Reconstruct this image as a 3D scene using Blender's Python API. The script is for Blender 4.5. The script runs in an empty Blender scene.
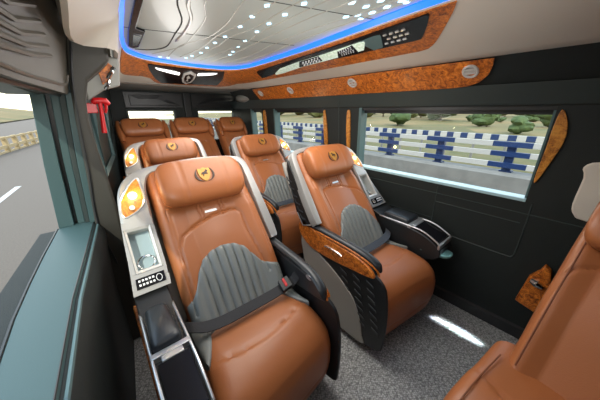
import bpy, bmesh, math, random
from math import sin, cos, pi, sqrt, exp
from mathutils import Vector, Matrix
random.seed(7)
C = bpy.context.scene.collection
SC = bpy.context.scene

# ------------------------------------------------------------------ materials
def mat(name, col, rough=.5, metal=0, coat=0, emit=None, es=0, bump=None, spec=.5, var=None):
    m = bpy.data.materials.new(name); m.use_nodes = True
    nt = m.node_tree; b = nt.nodes['Principled BSDF']
    b.inputs['Base Color'].default_value = (*col, 1)
    b.inputs['Roughness'].default_value = rough
    b.inputs['Metallic'].default_value = metal
    b.inputs['Coat Weight'].default_value = coat
    b.inputs['Coat Roughness'].default_value = .06
    b.inputs['Specular IOR Level'].default_value = spec
    if emit:
        b.inputs['Emission Color'].default_value = (*emit, 1); b.inputs['Emission Strength'].default_value = es
    tc = nt.nodes.new('ShaderNodeTexCoord')
    if var:   # (scale, second colour, amount)
        n = nt.nodes.new('ShaderNodeTexNoise'); n.inputs['Scale'].default_value = var[0]; n.inputs['Detail'].default_value = 6
        r = nt.nodes.new('ShaderNodeValToRGB'); r.color_ramp.elements[0].position = .5 - var[2]; r.color_ramp.elements[1].position = .5 + var[2]
        r.color_ramp.elements[0].color = (*col, 1); r.color_ramp.elements[1].color = (*var[1], 1)
        nt.links.new(tc.outputs['Object'], n.inputs['Vector']); nt.links.new(n.outputs['Fac'], r.inputs['Fac'])
        nt.links.new(r.outputs['Color'], b.inputs['Base Color'])
    if bump:  # (scale, strength)
        n = nt.nodes.new('ShaderNodeTexNoise'); n.inputs['Scale'].default_value = bump[0]; n.inputs['Detail'].default_value = 4
        bp = nt.nodes.new('ShaderNodeBump'); bp.inputs['Strength'].default_value = bump[1]; bp.inputs['Distance'].default_value = .003
        nt.links.new(tc.outputs['Object'], n.inputs['Vector']); nt.links.new(n.outputs['Fac'], bp.inputs['Height'])
        nt.links.new(bp.outputs['Normal'], b.inputs['Normal'])
    return m

def burl(name, hi, mid, lo, scale=26):
    m = bpy.data.materials.new(name); m.use_nodes = True
    nt = m.node_tree; b = nt.nodes['Principled BSDF']; N = nt.nodes.new; L = nt.links.new
    tc = N('ShaderNodeTexCoord'); n1 = N('ShaderNodeTexNoise'); n1.inputs['Scale'].default_value = scale
    n1.inputs['Detail'].default_value = 8; n1.inputs['Distortion'].default_value = 1.6
    n2 = N('ShaderNodeTexNoise'); n2.inputs['Scale'].default_value = scale * 4; n2.inputs['Detail'].default_value = 5; n2.inputs['Distortion'].default_value = 2.5
    ma = N('ShaderNodeMath'); ma.operation = 'MULTIPLY_ADD'; ma.inputs[1].default_value = .45; 
    mb = N('ShaderNodeMath'); mb.operation = 'MULTIPLY'; mb.inputs[1].default_value = .55
    r = N('ShaderNodeValToRGB'); e = r.color_ramp.elements
    e[0].position = .36; e[0].color = (*lo, 1); e[1].position = .62; e[1].color = (*hi, 1)
    k = e.new(.48); k.color = (*mid, 1)
    L(tc.outputs['Object'], n1.inputs['Vector']); L(tc.outputs['Object'], n2.inputs['Vector'])
    L(n1.outputs['Fac'], mb.inputs[0]); L(n2.outputs['Fac'], ma.inputs[0]); L(mb.outputs[0], ma.inputs[2])
    L(ma.outputs[0], r.inputs['Fac']); L(r.outputs['Color'], b.inputs['Base Color'])
    b.inputs['Roughness'].default_value = .42; b.inputs['Coat Weight'].default_value = .12; b.inputs['Coat Roughness'].default_value = .2
    return m

M = {}
M['tan'] = mat('tan_leather', (.385, .130, .044), .38, bump=(220, .12), spec=.5)
M['tan_dark'] = mat('tan_leather_stitch', (.22, .07, .025), .6)
M['grey_leather'] = mat('grey_leather', (.20, .215, .205), .42, bump=(220, .12))
M['silver'] = mat('silver_shell', (.37, .365, .35), .36, .3, bump=(400, .03))
M['chrome'] = mat('chrome', (.80, .80, .80), .12, 1)
M['satin'] = mat('satin_metal', (.62, .63, .64), .3, .8)
M['black'] = mat('black_plastic', (.014, .015, .016), .38, bump=(300, .15))
M['gloss'] = mat('gloss_black', (.006, .006, .008), .22, spec=.25)
M['blackpad'] = mat('black_leather', (.022, .026, .03), .35, bump=(200, .12))
M['belt'] = mat('belt_webbing', (.020, .020, .022), .7, bump=(500, .4))
M['belt2'] = mat('grey_webbing', (.05, .06, .075), .7, bump=(500, .4))
M['slat'] = mat('lattice_slat', (.035, .038, .040), .35)
M['vent'] = mat('vent_ring', (.62, .60, .56), .3, .3)
M['red'] = mat('red_plastic', (.62, .008, .012), .35)
M['wallmat'] = mat('dark_wall_trim', (.016, .020, .019), .6, bump=(350, .35), spec=.3)
M['wallgrey'] = mat('charcoal_trim', (.034, .046, .044), .55, bump=(350, .35), spec=.35)
M['brownwall'] = mat('left_wall_trim', (.095, .085, .066), .45, bump=(350, .35))
M['teal'] = mat('teal_grey_trim', (.075, .135, .140), .42, bump=(350, .12))
M['pillar'] = mat('pillar_trim', (.045, .042, .034), .5, bump=(350, .3))
M['ledge'] = mat('ledge_trim', (.045, .088, .090), .5, bump=(350, .1))
M['palesill'] = mat('pale_blue_sill', (.42, .62, .68), .35)
M['beige'] = mat('beige_liner', (.66, .61, .53), .45, bump=(300, .06))
M['greyliner'] = mat('grey_liner', (.30, .30, .27), .5, bump=(300, .06))
M['ceil'] = mat('pearl_ceiling', (.60, .68, .65), .36, .0, coat=.15)
M['ridge'] = mat('ceiling_ridge', (.62, .63, .58), .25)
M['greybase'] = mat('grey_side_cover', (.36, .345, .31), .5, bump=(300, .1))
M['traycol'] = mat('blue_grey_tray', (.34, .45, .48), .3)
M['white'] = mat('white_print', (.8, .8, .78), .5)
M['gold'] = mat('emblem_gold', (.50, .25, .05), .4, .3)
M['emb_dark'] = mat('emblem_dark', (.05, .025, .015), .5)
M['burl'] = burl('burl_wood', (.78, .25, .03), (.44, .105, .010), (.05, .011, .003), 30)
M['burl_gold'] = burl('golden_burl', (.66, .30, .045), (.46, .165, .02), (.13, .04, .008), 20)
M['led'] = mat('blue_led', (.01, .06, .5), .4, emit=(.006, .13, 1.0), es=1.7)
M['star'] = mat('star_led', (.7, .8, 1), .4, emit=(.45, .80, 1.0), es=1.7)
M['strip'] = mat('strip_light', (.9, .9, .9), .3, emit=(1, .97, .9), es=1.3)
M['lampglow'] = mat('lamp_glow', (1, .75, .3), .4, emit=(1, .60, .18), es=5)
M['cool'] = mat('pale_diffuser', (.75, .85, .74), .25, emit=(.85, 1, .85), es=.22, var=(60, (.45, .6, .42), .12))
M['concrete'] = mat('concrete', (.15, .145, .135), .9, bump=(12, .6), var=(3, (.22, .21, .195), .2))
M['asphalt'] = mat('asphalt', (.095, .075, .058), .9, bump=(60, .5), var=(40, (.135, .108, .084), .3))
M['railwhite'] = mat('rail_white', (.42, .40, .375), .5)
M['railblue'] = mat('rail_blue', (.004, .024, .10), .5)
M['hill'] = mat('dry_grass', (.20, .135, .05), .95, var=(.12, (.11, .10, .032), .12))
M['grass'] = mat('verge_grass', (.13, .10, .036), .95, var=(1.5, (.07, .075, .02), .2))
M['leaf'] = mat('tree_leaves', (.025, .05, .012), .8, var=(2.5, (.075, .11, .028), .25))
M['leaf2'] = mat('scrub_leaves', (.055, .07, .018), .8, var=(2.5, (.12, .12, .04), .25))
M['bark'] = mat('bark', (.12, .08, .05), .9)
M['haze'] = mat('pale_railing', (.36, .27, .14), .7)

def floor_mat():
    m = bpy.data.materials.new('woven_floor'); m.use_nodes = True
    nt = m.node_tree; b = nt.nodes['Principled BSDF']; N = nt.nodes.new; L = nt.links.new
    tc = N('ShaderNodeTexCoord'); mp = N('ShaderNodeMapping'); mp.inputs['Rotation'].default_value = (0, 0, .6)
    v = N('ShaderNodeTexVoronoi'); v.inputs['Scale'].default_value = 95; v.inputs['Randomness'].default_value = .55
    n = N('ShaderNodeTexNoise'); n.inputs['Scale'].default_value = 70; n.inputs['Detail'].default_value = 6
    r = N('ShaderNodeValToRGB'); r.color_ramp.elements[0].position = .08; r.color_ramp.elements[1].position = .75
    r.color_ramp.elements[0].color = (.58, .59, .58, 1); r.color_ramp.elements[1].color = (.16, .165, .165, 1)
    mx = N('ShaderNodeMix'); mx.data_type = 'RGBA'; mx.blend_type = 'MULTIPLY'; mx.inputs[0].default_value = .6
    L(tc.outputs['Object'], mp.inputs['Vector']); L(mp.outputs[0], v.inputs['Vector']); L(mp.outputs[0], n.inputs['Vector'])
    L(v.outputs['Distance'], r.inputs['Fac']); L(r.outputs['Color'], mx.inputs[6]); 
    r2 = N('ShaderNodeValToRGB'); r2.color_ramp.elements[0].position = .35; r2.color_ramp.elements[1].position = .6
    r2.color_ramp.elements[0].color = (.3, .3, .3, 1); r2.color_ramp.elements[1].color = (1, 1, 1, 1)
    L(n.outputs['Fac'], r2.inputs['Fac']); L(r2.outputs['Color'], mx.inputs[7]); L(mx.outputs[2], b.inputs['Base Color'])
    bp = N('ShaderNodeBump'); bp.inputs['Strength'].default_value = .5; bp.inputs['Distance'].default_value = .004
    L(v.outputs['Distance'], bp.inputs['Height']); L(bp.outputs['Normal'], b.inputs['Normal'])
    b.inputs['Roughness'].default_value = .5
    return m
M['floor'] = floor_mat()

def glass_mat(name, tint, gloss):
    m = bpy.data.materials.new(name); m.use_nodes = True
    nt = m.node_tree; N = nt.nodes.new; L = nt.links.new; nt.nodes.remove(nt.nodes['Principled BSDF'])
    t = N('ShaderNodeBsdfTransparent'); t.inputs['Color'].default_value = (*tint, 1)
    g = N('ShaderNodeBsdfGlossy'); g.inputs['Roughness'].default_value = .02
    mx = N('ShaderNodeMixShader'); mx.inputs[0].default_value = gloss
    L(t.outputs[0], mx.inputs[1]); L(g.outputs[0], mx.inputs[2]); L(mx.outputs[0], nt.nodes['Material Output'].inputs[0])
    return m
M['glass'] = glass_mat('window_glass', (.93, .96, .95), .012)

# ------------------------------------------------------------------ helpers
def link(name, bm, m, parent=None, smooth=True, bevel=0, seg=2, subd=0, recalc=True):
    if recalc: bmesh.ops.recalc_face_normals(bm, faces=bm.faces)
    me = bpy.data.meshes.new(name); bm.to_mesh(me); bm.free()
    ms = m if isinstance(m, (list, tuple)) else [m]
    for x in ms: me.materials.append(x)
    o = bpy.data.objects.new(name, me); C.objects.link(o)
    if parent: o.parent = parent
    if smooth:
        for p in me.polygons: p.use_smooth = True
    if bevel:
        b = o.modifiers.new('bevel', 'BEVEL'); b.width = bevel; b.segments = seg; b.limit_method = 'ANGLE'; b.angle_limit = math.radians(35)
        b.harden_normals = False
    if subd:
        s = o.modifiers.new('sub', 'SUBSURF'); s.levels = subd; s.render_levels = subd
    if smooth and not subd:
        me.set_sharp_from_angle(angle=math.radians(38))
    return o
def tag(o, label, cat, group=None, kind=None):
    if label: o['label'] = label
    if cat: o['category'] = cat
    if group: o['group'] = group
    if kind: o['kind'] = kind
    return o
def struct(o): o['kind'] = 'structure'; return o
def empty(name, loc=(0, 0, 0), rz=0):
    o = bpy.data.objects.new(name, None); C.objects.link(o); o.location = loc; o.rotation_euler = (0, 0, rz)
    o.empty_display_size = .1
    return o
def copy_tree(o, parent=None):
    c = o.copy(); C.objects.link(c)
    if parent: c.parent = parent
    for ch in [x for x in bpy.data.objects if x.parent == o]: copy_tree(ch, c)
    return c
def addpoly(bm, pts, mi=0):
    try:
        f = bm.faces.new([bm.verts.new(p) for p in pts]); f.material_index = mi; return f
    except ValueError: return None
def prism(bm, pts, off, mi=0):
    """extrude a planar polygon (3-D points) by vector off"""
    off = Vector(off); a = [bm.verts.new(p) for p in pts]; b = [bm.verts.new(Vector(p) + off) for p in pts]
    n = len(pts); fs = [bm.faces.new(a[::-1]), bm.faces.new(b)]
    for i in range(n): fs.append(bm.faces.new([a[i], a[(i+1) % n], b[(i+1) % n], b[i]]))
    for f in fs: f.material_index = mi
def box(bm, x0, x1, y0, y1, z0, z1, mi=0):
    prism(bm, [(x0, y0, z0), (x1, y0, z0), (x1, y1, z0), (x0, y1, z0)], (0, 0, z1-z0), mi)
def loft(bm, rings, closed=True, caps=True, mi=0, loop=False):
    vr = [[bm.verts.new(p) for p in r] for r in rings]
    n = len(rings[0]); K = len(rings)
    for i in range(K if loop else K-1):
        a, b = vr[i], vr[(i+1) % K]
        for j in range(n if closed else n-1):
            f = bm.faces.new([a[j], a[(j+1) % n], b[(j+1) % n], b[j]]); f.material_index = mi
    if caps and closed and not loop:
        bm.faces.new(vr[0][::-1]).material_index = mi; bm.faces.new(vr[-1]).material_index = mi
def catmull(pts, k=6, closed=False):
    P = [Vector(p) for p in pts]; n = len(P); out = []
    for i in range(n if closed else n-1):
        p0 = P[(i-1) % n] if closed or i > 0 else P[0]*2-P[1]
        p1 = P[i]; p2 = P[(i+1) % n]
        p3 = P[(i+2) % n] if closed or i+2 < n else P[-1]*2-P[-2]
        for j in range(k):
            t = j/k
            out.append(.5*((2*p1)+(-p0+p2)*t+(2*p0-5*p1+4*p2-p3)*t*t+(-p0+3*p1-3*p2+p3)*t**3))
    if not closed: out.append(P[-1])
    return out
def tube(bm, pts, r, seg=8, mi=0, up=(0, 0, 1), sx=1, sy=1, closed=False):
    pts = [Vector(p) for p in pts]; rings = []; K = len(pts)
    for i, p in enumerate(pts):
        if closed: t = pts[(i+1) % K]-pts[i-1]
        else: t = pts[min(i+1, K-1)]-pts[max(i-1, 0)]
        t.normalize(); u = Vector(up); u = u-t*u.dot(t)
        if u.length < 1e-4: u = Vector((1, 0, 0))-t*t.x
        u.normalize(); w = t.cross(u); rr = r[i] if isinstance(r, (list, tuple)) else r
        rings.append([p+(w*cos(2*pi*k/seg)*sx+u*sin(2*pi*k/seg)*sy)*rr for k in range(seg)])
    loft(bm, rings, mi=mi, loop=closed)
def grid(bm, fn, nu, nv, mi=0):
    vs = [[bm.verts.new(fn(i/nu, j/nv)) for j in range(nv+1)] for i in range(nu+1)]
    for i in range(nu):
        for j in range(nv):
            bm.faces.new([vs[i][j], vs[i+1][j], vs[i+1][j+1], vs[i][j+1]]).material_index = mi
    return vs
def padgrid(bm, front, back, nu, nv):
    """closed cushion: front grid + skirt to back ring + back face"""
    vs = grid(bm, front, nu, nv)
    idx = [(i, 0) for i in range(nu)]+[(nu, j) for j in range(nv)]+[(i, nv) for i in range(nu, 0, -1)]+[(0, j) for j in range(nv, 0, -1)]
    ring = [vs[i][j] for i, j in idx]; bk = [bm.verts.new(back(i/nu, j/nv)) for i, j in idx]
    n = len(ring)
    for k in range(n): bm.faces.new([ring[k], ring[(k+1) % n], bk[(k+1) % n], bk[k]])
    bm.faces.new(bk)
def interp(tab, x):
    if x <= tab[0][0]: return tab[0][1]
    for (a, b), (c, d) in zip(tab, tab[1:]):
        if x <= c:
            t = (x-a)/(c-a); return b+(d-b)*t
    return tab[-1][1]
def sinterp(tab, x):
    if x <= tab[0][0]: return tab[0][1]
    for (a, b), (c, d) in zip(tab, tab[1:]):
        if x <= c:
            t = (x-a)/(c-a); t = t*t*(3-2*t); return b+(d-b)*t
    return tab[-1][1]
def disc(bm, c, r, nrm, h, seg=20, mi=0, sx=1, up=(0, 0, 1)):
    n = Vector(nrm).normalized(); u = Vector(up); u = (u-n*u.dot(n)).normalized(); w = n.cross(u); c = Vector(c)
    prism(bm, [c+(w*cos(2*pi*k/seg)*sx+u*sin(2*pi*k/seg))*r for k in range(seg)], n*h, mi)
def blob(bm, c, rx, ry, rz, sub=2, jit=0, mi=0):
    r = bmesh.ops.create_icosphere(bm, subdivisions=sub, radius=1)
    for v in r['verts']:
        k = 1+random.uniform(-jit, jit); v.co = Vector((c[0]+v.co.x*rx*k, c[1]+v.co.y*ry*k, c[2]+v.co.z*rz*k))

# ------------------------------------------------------------------ captain seats
# seat-local frame: +x aisle side (mirrored by m), +y towards the back, z up
def BP(m, x, s, n): return Vector((m*x, .33+.592*s-.806*n, .48+.806*s+.592*n))
def gauss(d, w): return exp(-(d/w)**2)
ARCH = [(-.23, .10), (-.215, .30), (-.208, .42), (-.185, .465), (-.14, .495), (-.08, .52), (0, .54), (.08, .548), (.13, .54), (.150, .515), (.148, .42), (.160, .30), (.18, .15)]
def arch_dist(x, s):
    d = 9
    for (a, b), (c, e) in zip(ARCH, ARCH[1:]):
        L2 = (c-a)**2+(e-b)**2; t = max(0, min(1, ((x-a)*(c-a)+(s-b)*(e-b))/L2))
        d = min(d, sqrt((x-a-t*(c-a))**2+(s-b-t*(e-b))**2))
    return d
def back_n(x, s, hw=.262, stop=.87):
    n = .004
    ax = abs(x)
    n += .030*max(0, min(1, (ax-.13)/.07))*(1 if s < .55 else max(0, 1-(s-.55)/.12)*.7+.3)       # bolsters
    n += .018*gauss(s-.28, .16)                                            # lumbar bulge
    n += .008*gauss(x+.02, .10)*gauss(s-.42, .1)
    e = (hw-ax)/.055
    if e < 1: n -= .065*(1-sqrt(max(0, 1-(1-e)**2)))
    e = (stop-s)/.05
    if e < 1: n -= .06*(1-sqrt(max(0, 1-(1-e)**2)))
    n -= .009*gauss(arch_dist(x, s), .006)
    if s > .53: n -= .004*(gauss(ax-.05, .004)+gauss(ax-.068, .004))
    if .1 < s < .62: n -= .004*gauss(ax-.225+.02*(s-.3), .004)
    return n
LTOP = [(-.26, .15), (-.222, .175), (-.20, .21), (-.17, .275), (-.13, .33), (-.08, .358), (-.02, .368), (.04, .358), (.09, .325), (.125, .265), (.155, .215), (.20, .185), (.26, .165)]

def cushion_profile():
    pts = [(.44, .50), (.30, .500), (.17, .502), (.08, .487), (.01, .452), (-.035, .395), (-.052, .32), (-.050, .22), (-.03, .13), (-.01, .085), (.12, .075), (.44, .075), (.46, .28)]
    return [(p.x, p.y) for p in catmull([(a, b, 0) for a, b in pts[:10]], 7)] + pts[10:]
PROF = cushion_profile()
def cushion_mesh(m, w0=.262, w1=.294, skew=.13):
    bm = bmesh.new(); rings = []
    us = [-1, -.985, -.95, -.9, -.83] + [-.75+i*.05 for i in range(31)] + [.83, .9, .95, .985, 1]
    cy, cz = .2, .28
    for u in us:
        ins = 0; t = (abs(u)-.78)/.22
        if t > 0: ins = .05*(1-sqrt(max(0, 1-t*t)))
        ring = []
        for (y, z) in PROF:
            fr = max(0, min(1, (.25-y)/.28)); w = w0+(w1-w0)*fr; x = w*u
            d = Vector((cy-y, cz-z)); d.normalize() if d.length > .01 else None
            yy = y+d.x*ins; zz = z+d.y*ins
            if z > .4: zz += .010*(1-u*u)*fr + .012*max(0, abs(u)-.55)
            if z > .35:
                sd = y-(.13+.75*x*x); zz -= .009*gauss(sd, .007); 
                if sd < 0: zz += .006*max(0, 1+sd/.1)
            if y < .02 and z > .1:
                zz2 = z-(.20+.25*x*x); yy += .007*gauss(zz2, .008)
            if y < .3: yy += skew*x*max(0, min(1, (.25-y)/.2))
            ring.append((m*x, yy, zz))
        rings.append(ring)
    loft(bm, rings)
    return bm
def headrest_mesh(m, hx=.218, s0=.728, rs=.122, rn=.064, n0=.045):
    bm = bmesh.new(); rings = []; K = 28
    us = [-1, -.99, -.965, -.93, -.88, -.82, -.75] + [-.65+.05*i for i in range(27)] + [.75, .82, .88, .93, .965, .99, 1]
    for u in us:
        k = (1-abs(u)**7)**(1/3.2) if abs(u) < 1 else 0.02
        k = max(k, .12)
        g = .0035*(gauss(abs(u)-.5, .018))
        ring = []
        for j in range(K):
            a = 2*pi*j/K; ca, sa = cos(a), sin(a)
            e = .78
            ds = rs*k*math.copysign(abs(ca)**e, ca); dn = (rn*(k**.6)-g)*math.copysign(abs(sa)**e, sa)
            ring.append(BP(m, hx*u-.008*m, s0+ds+.006*(1-u*u), n0+dn+.012*abs(u)**2))
        rings.append(ring)
    loft(bm, rings)
    return bm
def emblem(parent, m, s0=.742, n0=.112, tilt=0):
    def p(a, b, dn=0): return BP(m, a*1.15-.008*m, s0+b*1.12, n0+dn-1.7*b*b)
    bm = bmesh.new()
    sh = [(0, -.040), (-.012, -.030), (-.024, -.012), (-.027, .008), (-.026, .026), (-.012, .024), (0, .031), (.012, .024), (.026, .026), (.027, .008), (.024, -.012), (.012, -.030)]
    nrm = BP(m, 0, 0, 1)-BP(m, 0, 0, 0)
    prism(bm, [p(a, b) for a, b in sh], nrm*.004)
    e = link('emblem', bm, M['gold'], parent, smooth=False); 
    # wreath crescents each side, and the leaping animal on the shield
    bm = bmesh.new()
    for sg in (-1, 1):
        arc = []
        for t in range(9):
            a = math.radians(-75+t*14.5)
            arc.append((sg*.034*cos(a)*1.05, .040*sin(a)+.000))
        arc2 = [(sg*(abs(x)+.0075*sin(pi*i/8)+.001), y-.003*sin(pi*i/8)) for i, (x, y) in enumerate(arc)]
        for i in range(8):
            prism(bm, [p(*arc[i]), p(*arc[i+1]), p(*arc2[i+1]), p(*arc2[i])], nrm*.003)
    beast = [(-.016, -.006), (-.012, .004), (-.004, .006), (.004, .011), (.008, .018), (.013, .016), (.017, .010), (.013, .008), (.010, .000), (.015, -.002), (.012, -.006), (.005, -.004), (-.002, -.005), (-.005, -.014), (-.009, -.014), (-.007, -.005), (-.011, -.004)]
    prism(bm, [p(a, b, .004) for a, b in beast], nrm*.0015)
    f = link('emblem_figure', bm, M['emb_dark'], e if e.parent.parent is None else parent, smooth=False)
    return e

def make_seat(m, oc):
    """oc: outer half width of the console side at its arm"""
    root = empty('captain_seat')
    # seat cushion
    c = link('seat_cushion', cushion_mesh(m), M['tan'], root)
    # backrest
    bm = bmesh.new()
    def fr(u, v):
        x = -.262+.524*u; s = -.03+.90*v
        return BP(m, x, s, back_n(x, s))
    padgrid(bm, fr, lambda u, v: BP(m, (-.262+.524*u)*.97, -.03+.89*v, -.10), 84, 120)
    b = link('backrest', bm, M['tan'], root); 
    # lumbar panel with channels
    bm = bmesh.new()
    def lf(u, v):
        x = -.255+.51*u; st = interp(LTOP, x); s = -.045+(st+.045)*v
        n = back_n(x, s)+.007
        ch = max(0, min(1, (.17-abs(x+.015))/.03))
        # channels fan out upwards
        xc = (x+.015)/(1+.25*(s-.1)); ph = xc/.041*pi
        n += ch*(.017*sqrt(abs(sin(ph)))-.005)
        ed = (1-v)*(st+.045)
        n -= .008*gauss(ed, .008)
        if v < .12: n += .02*(1-v/.12)
        return BP(m, x, s, n)
    def lb(u, v):
        x = -.255+.51*u; st = interp(LTOP, x); s = -.045+(st+.045)*v
        return BP(m, x, s, -.04)
    padgrid(bm, lf, lb, 130, 36)
    l = link('lumbar_panel', bm, M['grey_leather'], root)
    # grey gussets down both cushion sides
    for sg in (-1, 1):
        bm = bmesh.new()
        def gf(u, v):
            y = .13+.26*v
            xin = sg*(.262-.055-.035*v*v+.055*(1-v)**3); xo = sg*.270
            x = xin+(xo-xin)*u; yy = y+(.03*(1-v))*abs(u)
            z = .508+.012*max(0, abs(x)/.27-.55)-.022*u**4+.03*v**3-.004*gauss(u, .1)+.003
            return Vector((m*x, yy+.02, z))
        def gb(u, v):
            p = gf(u, v); p.z = .47; return p
        padgrid(bm, gf, gb, 10, 14)
        link('side_gusset', bm, M['grey_leather'], root)
    # headrest and emblem
    h = link('headrest', headrest_mesh(m), M['tan'], root)
    emblem(h, m)
    bm = bmesh.new()
    prism(bm, [BP(m, a-.008, .566+bb, back_n(0, .566)+.001) for a, bb in [(-.034, -.004), (-.030, .006), (.030, .006), (.034, -.004), (.028, -.006), (-.028, -.006)]], BP(m, 0, 0, .003)-BP(m, 0, 0, 0))
    link('maker_tag', bm, M['satin'], root)
    # silver shell rim, swept band
    k = (oc-.43)
    outer = [(.300, .315), (.325, .33), (.325, .47), (.316, .62), (.309, .72), (.303, .79), (.288, .838), (.258, .862), (.183, .878), (.06, .886), (-.07, .884), (-.223, .868), (-.300, .848), (-.350, .812), (-.380, .76), (-.393, .70), (-.403, .60), (-.411, .511), (-.418-k*.3, .40), (-.430-k*.6, .29)]
    inner = [(.272, .315), (.272, .335), (.266, .47), (.264, .62), (.262, .72), (.258, .79), (.250, .815), (.232, .832), (.17, .846), (.06, .852), (-.07, .850), (-.20, .838), (-.235, .826), (-.255, .800), (-.268, .75), (-.272, .69), (-.278, .60), (-.283, .511), (-.287, .40), (-.292, .29)]
    O = catmull([(a, b_, 0) for a, b_ in outer], 3); I = catmull([(a, b_, 0) for a, b_ in inner], 3)
    # aisle arm and top as a band; console-side panel built in strips so the tray is a real recess
    cut = next(i for i, p in enumerate(O) if p.x < -.2 and p.y < .60)
    bm = bmesh.new(); rings = []
    for i in range(cut+1):
        o, q = O[i], I[i]
        mid = (o+q)/2
        dep = -.045 if q.x > .2 else -.15
        rings.append([BP(m, o.x, o.y, dep), BP(m, o.x, o.y, .004), BP(m, o.x*.93+q.x*.07, o.y*.93+q.y*.07, .013), BP(m, mid.x, mid.y, .017),
                      BP(m, q.x*.93+o.x*.07, q.y*.93+o.y*.07, .013), BP(m, q.x, q.y, .003), BP(m, q.x, q.y, dep)])
    loft(bm, rings)
    # lower console panel rows
    rows = [(O[i].x, I[i].x, (O[i].y+I[i].y)/2) for i in range(cut, len(O))]
    def slab(x0, x1, s0, s1, x0b=None, x1b=None):
        x0b = x0 if x0b is None else x0b; x1b = x1 if x1b is None else x1b
        prism(bm, [BP(m, x0, s0, .014), BP(m, x1, s0, .014), BP(m, x1b, s1, .014), BP(m, x0b, s1, .014)], BP(m, 0, 0, -.16)-BP(m, 0, 0, 0))
    ox = lambda s: interp(sorted([(p.y, p.x) for p in O[cut-3:]]), s)
    S = [.605, .572, .50, .43, .368, .33, .28]
    tx0 = -.400; tx1 = -.297; tk = lambda s: -max(0, .5-s)*k*.9
    for a, b_ in zip(S, S[1:]):
        if a <= .573 and b_ >= .367:
            slab(tx1, -.281, a, b_); slab(ox(a), tx0+tk(a), a, b_, ox(b_), tx0+tk(b_))
        else: slab(ox(a), -.281, a, b_, ox(b_), -.285)
    shell = link('shell_frame', bm, M['silver'], root, bevel=.003)
    # tray in the recess with cup ring
    bm = bmesh.new()
    tr = [(tx0+.001, .572), (tx1-.001, .572), (tx1-.001, .369), (tx0+.001+tk(.369), .369)]
    prism(bm, [BP(m, a, b_, -.055) for a, b_ in tr], BP(m, 0, 0, .006)-BP(m, 0, 0, 0))
    tray = link('side_tray', bm, M['traycol'], root)
    bm = bmesh.new()
    tr2 = [(tr[i][0]+(.009 if i in (0, 3) else -.009), tr[i][1]+(-.012 if i < 2 else .012)) for i in range(4)]
    for i in range(4):
        a, b_, c_, d = tr[i], tr[(i+1) % 4], tr2[(i+1) % 4], tr2[i]
        q = [BP(m, *a, .017), BP(m, *b_, .017), BP(m, *c_, .010), BP(m, *d, .010)]
        prism(bm, q, BP(m, 0, 0, -.065)-BP(m, 0, 0, 0))
    link('tray_rim', bm, M['vent'], tray)
    bm = bmesh.new()
    cc = BP(m, -.349+tk(.42)*.5, .412, 0); nn = BP(m, 0, 0, 1)-BP(m, 0, 0, 0)
    uu = Vector((1, 0, 0)); vv = nn.cross(uu)
    tube(bm, [cc-nn*.03+(uu*cos(2*pi*i/24)*.034+vv*sin(2*pi*i/24)*.030) for i in range(24)], .004, 6, closed=True)
    link('cup_ring', bm, M['chrome'], tray)
    # lamp teardrop
    tear = [(-.350, .756), (-.330, .783), (-.303, .806), (-.291, .806), (-.288, .77), (-.288, .71), (-.300, .672), (-.332, .645), (-.372, .628), (-.386, .634), (-.388, .67), (-.376, .72)]
    T = [(p.x, p.y) for p in catmull([(a, b_, 0) for a, b_ in tear], 3, True)]
    bm = bmesh.new(); prism(bm, [BP(m, a, b_, .010) for a, b_ in T], BP(m, 0, 0, .008)-BP(m, 0, 0, 0))
    lp = link('lamp_panel', bm, M['burl_gold'], root)
    bm = bmesh.new(); tube(bm, [BP(m, a, b_, .017) for a, b_ in T], .004, 6, closed=True)
    link('lamp_rim', bm, M['satin'], lp)
    bm = bmesh.new(); disc(bm, BP(m, -.330, .725, .017), .019, nn, .006); link('lamp_bulb', bm, M['lampglow'], lp)
    bm = bmesh.new(); disc(bm, BP(m, -.345, .667, .017), .011, nn, .007); link('knob', bm, M['white'], lp)
    # control panel
    bm = bmesh.new(); x0, x1 = -.408-k*.35, -.300
    prism(bm, [BP(m, x0, .348, .012), BP(m, x1, .348, .012), BP(m, x1, .302, .012), BP(m, x0-.004, .302, .012)], BP(m, 0, 0, .008)-BP(m, 0, 0, 0))
    cp = link('control_panel', bm, M['gloss'], root)
    for i in range(5):
        xa = x0+.008+i*.013
        for r_ in range(2):
            bm = bmesh.new(); prism(bm, [BP(m, xa, .340-r_*.018, .0202), BP(m, xa+.008, .340-r_*.018, .0202), BP(m, xa+.008, .331-r_*.018, .0202), BP(m, xa, .331-r_*.018, .0202)], BP(m, 0, 0, .001)-BP(m, 0, 0, 0)); link('button', bm, M['white'], cp, smooth=False)
    bm = bmesh.new(); tube(bm, [BP(m, x1-.022+cos(2*pi*i/16)*.011, .325+sin(2*pi*i/16)*.015, .0205) for i in range(16)], .0014, 5, closed=True)
    link('dial_ring', bm, M['white'], cp)
    # aisle armrest
    def SD(x, y, z): return Vector((m*x, y, z))
    X = lambda d: Vector((m*d, 0, 0))
    bm = bmesh.new()
    wp = catmull([(0, .705, .668), (0, .645, .722), (0, .56, .690), (0, .44, .672), (0, .30, .668), (0, .16, .655), (0, .085, .625), (0, .052, .585), (0, .10, .568), (0, .20, .556), (0, .33, .542), (0, .46, .536), (0, .575, .545), (0, .665, .59)], 3, True)
    prism(bm, [SD(.300, p.y, p.z) for p in wp], X(.018))
    wood = link('armrest_panel', bm, M['burl'], root, bevel=.005)
    bm = bmesh.new(); prism(bm, [SD(.276, p.y, p.z-.004) for p in wp], X(.024)); link('armrest_inner', bm, M['blackpad'], root, bevel=.005)
    bm = bmesh.new()
    hd = [SD(.320, .43, .617), SD(.322, .40, .624), SD(.322, .32, .620), SD(.320, .285, .610)]
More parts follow.
